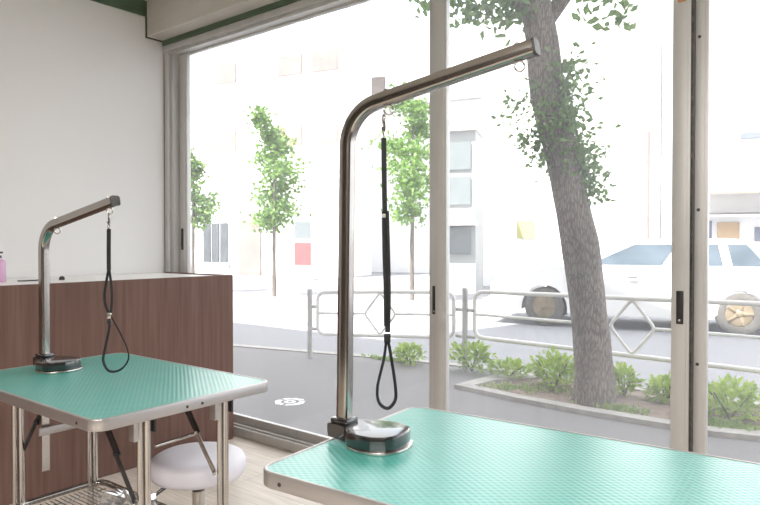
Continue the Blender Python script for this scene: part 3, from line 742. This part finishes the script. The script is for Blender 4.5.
# ------------------------------------------------------------------ white car on the road
def wheel(parent, x, y, z):
    b = B(); mt = Matrix.Translation((x, y, z)) @ Matrix.Rotation(PI/2, 4, 'X')
    lathe(b, [(.19,-.09),(.27,-.095),(.305,-.08),(.315,-.05),(.315,.05),(.305,.08),(.27,.095),(.19,.09),(.19,-.09)], 36, mtx=mt); w = obj('wheel', b, 'tyre', parent, 40)
    b = B(); s = -1 if y < 0 else 1
    mt2 = Matrix.Translation((x, y+s*.075, z)) @ Matrix.Rotation(s*-PI/2, 4, 'X')
    lathe(b, [(0,.03),(.04,.028),(.06,.012),(.16,.016),(.195,.0),(.20,-.03),(0,-.03)], 30, mtx=mt2)
    for k in range(5):
        a = 2*PI*k/5; box(b, (.05,-.02,.012), (.18,.02,.026), .005, mtx=mt2 @ Matrix.Rotation(a,4,'Z'))
    obj('hubcap', b, 'hub', w, 40)
def car(label, loc, rotz):
    """nose towards local -x, near side is local -y"""
    t = thing('car', label, 'car', loc, rotz)
    W2 = .84
    # lower body: side outline with wheel arches, extruded across
    side = [(-.82,.28),(-.88,.40),(-.87,.62),(-.80,.74),(-.55,.84),(.25,.96),(3.25,.99),(3.50,.93),(3.58,.72),(3.57,.34),(3.50,.24)]
    def archp(cx): return [(cx+.36*math.cos(R(a)), .30+.36*math.sin(R(a))) for a in range(0, 181, 15)]
    low = [p for p in archp(2.75) if p[1] >= .28] + [p for p in archp(0) if p[1] >= .28]
    poly = side + [(3.1,.24)] + archp(2.75) + [(2.39,.22),(.36,.22)] + archp(0) + [(-.36,.26)]
    b = B()
    L0 = []
    for y, k in ((-W2, 1), (W2, 1)):
        L0.append([b.verts.new((x, y*(1 if z < .8 else .95), z)) for x, z in poly])
    n = len(poly)
    for i in range(n): b.faces.new((L0[0][i], L0[0][(i+1)%n], L0[1][(i+1)%n], L0[1][i]))
    b.faces.new(L0[0]); b.faces.new(L0[1][::-1])
    bmesh.ops.triangulate(b, faces=[f for f in b.faces if len(f.verts) > 4])
    obj('body', b, 'carpaint', t, 35)
    # cabin
    def cab(z, xa, xb, w): return [(xa,-w,z),(xb,-w,z),(xb,w,z),(xa,w,z)]
    r0 = cab(.955,.30,3.35,.78); r1 = cab(1.36,1.12,2.95,.62); r2 = cab(1.40,1.35,2.65,.55)
    b = B(); rs = [[b.verts.new(p) for p in r] for r in (r0, r1, r2)]
    for A, Bq in zip(rs, rs[1:]):
        for i in range(4): b.faces.new((A[i], A[(i+1)%4], Bq[(i+1)%4], Bq[i]))
    b.faces.new(rs[-1]); obj('cabin', b, 'carpaint', t, 30)
    def pt(u, v, s):   # side glass position: u 0..1 along, v 0..1 up
        xa = .30+(1.12-.30)*v; xb = 3.35+(2.95-3.35)*v; y = .78+(.62-.78)*v
        return Vector((xa+(xb-xa)*u, s*(y+.006), .955+.405*v))
    for s in (-1, 1):
        for u0, u1, ut in ((.10,.46,.06),(.50,.74,.02),(.78,.93,.02)):
            b = B(); q = [pt(u0,.10,s), pt(u1,.10,s), pt(u1,.88,s), pt(u0+ut,.88,s)]
            o = Vector((0, s*-.012, 0)); A = [b.verts.new(p) for p in q]; C2 = [b.verts.new(p+o) for p in q]
            b.faces.new(A); b.faces.new(C2[::-1])
            for i in range(4): b.faces.new((A[i], A[(i+1)%4], C2[(i+1)%4], C2[i]))
            obj('side_window', b, 'carglass', t)
    for xa, xb, o in ((.30,1.12,-.006),(3.35,2.95,.006)):
        b = B(); q = []
        for v, w in ((.1,.70),(.9,.60)):
            x = xa+(xb-xa)*v; z = .955+.405*v; q.append([(x+o,-w,z+.006),(x+o,w,z+.006)])
        A = [b.verts.new(p) for p in (q[0][0], q[0][1], q[1][1], q[1][0])]; b.faces.new(A); r = bmesh.ops.extrude_face_region(b, geom=b.faces[:])
        for v in r['geom']:
            if isinstance(v, bmesh.types.BMVert): v.co.x -= o*2; v.co.z -= .006
        obj('windscreen' if xa < 1 else 'rear_window', b, 'carglass', t)
    for x, sy in ((0,-1),(0,1),(2.75,-1),(2.75,1)): wheel(t, x, sy*.745, .315)
    for s in (-1, 1):
        b = B(); box(b, (-.885, s*.55-.16, .58), (-.77, s*.55+.16, .71), .03); obj('headlamp', b, 'lamp_clear', t, 40)
        b = B(); box(b, (3.46, s*.66-.12, .66), (3.595, s*.66+.12, .90), .02); obj('tail_lamp', b, 'lamp_red', t, 40)
        b = B(); ball(b, (.62, s*.92, 1.0), .1, .6, .9, .7); obj('door_mirror', b, 'carpaint', t, 40)
    b = B(); box(b, (-.93,-.80,.26), (-.80,.80,.46), .04); obj('bumper', b, 'carpaint', t, 40)
    for x in (1.25, 2.05):
        b = B(); box(b, (x, -.865, .80), (x+.14, -.835, .83), .008); obj('door_handle', b, 'steel', t, 40)
    return t
car('white car parked across the road behind the tree, seen side-on', (-4.57, 10.50, -.03), R(14.5))

# ------------------------------------------------------------------ far side of the street
SA = R(14)
def quadbox(parent, name, lo, hi, m, bev=0.): return obj(name, bx(lo, hi, bev), m, parent)
def at(px, py, D): return Vector((0,0,H))+(fw+rt*((px-380)/F)-upv*((py-252.5)/F))*D
# white building far along the street
b1 = thing('building', 'white building far along the street with arched entrance and dark shop window', 'building', (-21.5, 17.2, 0), R(14))
quadbox(b1, 'wall', (-6,0,-.03), (5.2,2.4,11), 'wallw')
quadbox(b1, 'roof', (-6.2,-.4,11), (5.4,2.4,11.3), 'wallw')
for i, x in enumerate((-1.6, -1.15, -.7)):
    q = obj('shop_window', bx((x, -.06, .5), (x+.36, .04, 2.15)), 'shopdark', b1); 
quadbox(b1, 'window_sill', (-1.7,-.12,.2), (-.2,-.02,.42), 'wallg')
b = B(); prof = [(.25,-.03),(.25,1.7)]+[(.80+.55*math.cos(R(a)),1.7+.85*math.sin(R(a))) for a in range(170, 5, -15)]+[(1.35,1.7),(1.35,-.03)]
v0 = [b.verts.new((x,-.08,z)) for x, z in prof]; v1 = [b.verts.new((x,.05,z)) for x, z in prof]; b.faces.new(v0); b.faces.new(v1[::-1])
for i in range(len(prof)): j=(i+1)%len(prof); b.faces.new((v0[i],v0[j],v1[j],v1[i]))
obj('archway', b, 'brown', b1)
for x, z in ((-1.0,5.2),(2.2,5.2),(3.8,5.2),(-1.0,8),(2.2,8),(3.8,8)): quadbox(b1, 'window', (x,-.05,z), (x+1.1,.04,z+.8), 'awning' if z < 6 else 'brown')
# far block beyond, with red machine
b2 = thing('building', 'pale block in the middle distance with a long low roof line', 'building', (-13.9, 24.3, 0), R(14))
quadbox(b2, 'wall', (-6,0,-.03), (5.2,4,7.5), 'wallw'); quadbox(b2, 'roof', (-6.2,-.4,7.5), (5.4,4,7.8), 'tile')
for x, z in ((-1.6,4.6),(.6,4.6),(2.8,4.6)): quadbox(b2, 'window', (x,-.05,z), (x+1.2,.04,z+.9), 'tile')
p = at(310, 230, 24); quadbox(b2, 'shop_window', (-1.2,-.05,1.5), (-.2,.04,2.9), 'bluegrey')
p = at(305, 254, 23.2)
vm = thing('vending_machine', 'white vending machine with red front panel before the pale block', 'vending machine', (p.x, p.y, -.03), R(30))
quadbox(vm, 'cabinet', (-.36,-.3,0), (.36,.3,2.2), 'wallw', .03); quadbox(vm, 'display', (-.30,-.32,1.5), (.30,-.29,2.1), 'shopglass'); quadbox(vm, 'front_panel', (-.30,-.32,.55), (.30,-.29,1.35), 'redpaint'); quadbox(vm, 'delivery_flap', (-.25,-.32,.2), (.25,-.29,.4), 'wallg')
p = at(373, 88, 30.5)
sg = thing('signboard', 'small grey rooftop signboard above the middle-distance block', 'sign', (p.x, p.y, 7.8), R(20))
quadbox(sg, 'board', (-.62,-.06,p.z-7.8-.5), (.62,.06,p.z-7.8+.5), 'signbrown'); quadbox(sg, 'mast', (-.05,-.04,0), (.05,.04,p.z-7.8-.5), 'wallg')
# narrow grey building behind the middle pane
p = at(459, 243, 17.5)
b3 = thing('building', 'narrow grey building between the mullion and the tree trunk', 'building', (p.x, p.y, 0), R(22))
quadbox(b3, 'wall', (-.55,0,-.03), (.45,1.6,4.35), 'wallg'); quadbox(b3, 'roof', (-.6,-.15,4.35), (.5,1.6,4.5), 'tile')
for z in (1.0, 2.35, 3.3): quadbox(b3, 'window', (-.42,-.05,z), (.32,.03,z+.75), 'shopglass')
quadbox(b3, 'canopy', (-.6,-.5,1.78), (.5,0,1.9), 'tile')
# long white building behind the car
p = at(560, 243, 19)
b4 = thing('building', 'long white rendered building rising behind the parked car', 'building', (p.x, p.y, 0), R(14))
quadbox(b4, 'wall', (-2.4,0,-.03), (2.7,3,10), 'wallw'); quadbox(b4, 'roof', (-2.5,-.3,10), (2.75,3,10.3), 'wallw')
quadbox(b4, 'yellow_sign', (-1.25,-.08,1.45), (-.75,.02,2.0), 'yellow')
for x in (-.4, .6, 1.6):
    for z in (3.6, 6.4): quadbox(b4, 'window', (x,-.05,z), (x+.8,.03,z+1.1), 'tile')
quadbox(b4, 'door', (1.4,-.05,-.03), (2.3,.03,2.05), 'tile')
# shop with awnings, seen through the last pane
p = at(735, 243, 17)
b5 = thing('building', 'shop with striped awning and orange board beyond the last mullion', 'building', (p.x, p.y, 0), R(14))
quadbox(b5, 'wall', (-1.4,0,-.03), (4,6,9), 'wallw'); quadbox(b5, 'roof', (-1.5,-.3,9), (4.1,6,9.3), 'wallw')
b = B(); sweep(b, [(-1.0,-.35,2.75),(1.6,-.35,2.75)], [(-.35,.22),(.35,-.14),(.35,-.18),(-.35,.16)], side=(0,-1,0)); obj('awning', b, 'awning', b5)
b = B(); sweep(b, [(-1.0,-.25,2.05),(1.3,-.25,2.05)], [(-.25,.06),(.25,-.02),(.25,-.06),(-.25,.0)], side=(0,-1,0)); obj('lower_awning', b, 'wallg', b5)
quadbox(b5, 'orange_board', (-.42,-.06,1.2), (.1,.03,1.85), 'orange'); quadbox(b5, 'window', (.45,-.06,1.35), (.75,.03,1.72), 'bluegrey'); quadbox(b5, 'door', (-.95,-.05,-.03), (-.55,.03,1.9), 'bluegrey')
quadbox(b5, 'sign_band', (.1,-.06,4.05), (2.0,.03,4.2), 'bluegrey'); quadbox(b5, 'sign_band', (-1.2,-.06,4.05), (-.75,.03,4.2), 'bluegrey')
# slim pole by the car
p = at(648, 243, 15); pm = B(); tube(pm, [(0,0,-.03), (0,0,3.9)], .035, 10)
tag(obj('pole', pm, 'brown', None, 50, (p.x, p.y, 0)), 'thin brownish pole rising behind the parked car', 'pole')

# slim ginkgo trees across the road
def ginkgo(label, px, D, z0, z1, w, n, seed):
    random.seed(seed); p = at(px, 243, D)
    t = thing('ginkgo_tree', label, 'tree', (p.x, p.y, -.03), 0, 'slim street trees across the road')
    b = B(); trunk(b, [(0,0,0,.055),(0,0,1,.045),(.03,0,z0+.8,.04),(0,.02,z1-.3,.02)], 10, .01); obj('trunk', b, 'bark', t, 60)
    b = B()
    clumps = [(random.uniform(-.5,.5)*w, random.uniform(-.5,.5)*w, z0+(z1-z0)*(k+.5)/9+random.uniform(-.1,.1), w*(.26+.14*math.sin(PI*min(1,(k+1)/8)))) for k in range(9)]
    for i in range(n):
        cx, cy, cz, r = random.choice(clumps); k = .75 if cz > z1-.8 else 1
        leaf(b, Vector((cx*.7*k+random.gauss(0,r*.5*k), cy*.7*k+random.gauss(0,r*.5*k), cz+random.gauss(0,.13))), random.uniform(.08,.16))
    obj('foliage', b, 'leaf_ginkgo', t)
ginkgo('slim leafy tree standing alone across the road in the first pane', 274, 16, 1.8, 4.45, 1.25, 3400, 3)
ginkgo('slim leafy tree half hidden by the window frame near the counter', 193, 17, 1.8, 3.75, 1.0, 1900, 5)
ginkgo('leafy tree seen beside the hanging leash, behind the mullion', 412, 15, 1.95, 4.8, 1.3, 3000, 9)

# ------------------------------------------------------------------ light
w = bpy.data.worlds.new('sky'); S.world = w; w.use_nodes = True
nt = w.node_tree; nt.nodes.clear()
o = nt.nodes.new('ShaderNodeOutputWorld'); bg = nt.nodes.new('ShaderNodeBackground'); L(nt, bg.outputs[0], o.inputs[0])
tc = N(nt, 'ShaderNodeTexCoord'); nz = N(nt, 'ShaderNodeTexNoise'); nz.inputs['Scale'].default_value = 2.2; nz.inputs['Detail'].default_value = 5
L(nt, tc.outputs['Generated'], nz.inputs['Vector'])
cr = N(nt, 'ShaderNodeValToRGB'); cr.color_ramp.elements[0].position = .35; cr.color_ramp.elements[1].position = .6
cr.color_ramp.elements[0].color = (.80,.89,1,1); cr.color_ramp.elements[1].color = (1,1,1,1)
L(nt, nz.outputs[0], cr.inputs[0]); L(nt, cr.outputs[0], bg.inputs[0]); bg.inputs[1].default_value = 3.2
sl = bpy.data.lights.new('sun', 'SUN'); sl.energy = 18; sl.angle = R(.6); sl.color = (1,.97,.92)
so = bpy.data.objects.new('sun', sl); COL.objects.link(so)
sd = Vector((.12, .5, -.86)).normalized()
so.rotation_euler = sd.to_track_quat('-Z', 'Y').to_euler(); so.location = (0, -5, 15)

# ------------------------------------------------------------------ camera
cam = bpy.data.cameras.new('camera'); co = bpy.data.objects.new('camera', cam); COL.objects.link(co)
cam.sensor_width = 36; cam.lens = F/760*36; cam.clip_start = .05; cam.clip_end = 300
co.location = (0, 0, H); co.rotation_euler = (PI/2+PIT, 0, YAW)
S.camera = co
vs_ = S.view_settings; S.display_settings.display_device = 'sRGB'
vs_.view_transform = 'Standard'; vs_.look = 'None'; vs_.exposure = 0; vs_.gamma = 1; vs_.use_curve_mapping = False
S.cycles.use_denoising = True
S.cycles.max_bounces = 10; S.cycles.transparent_max_bounces = 16; S.cycles.diffuse_bounces = 5
S.cycles.sample_clamp_indirect = 8
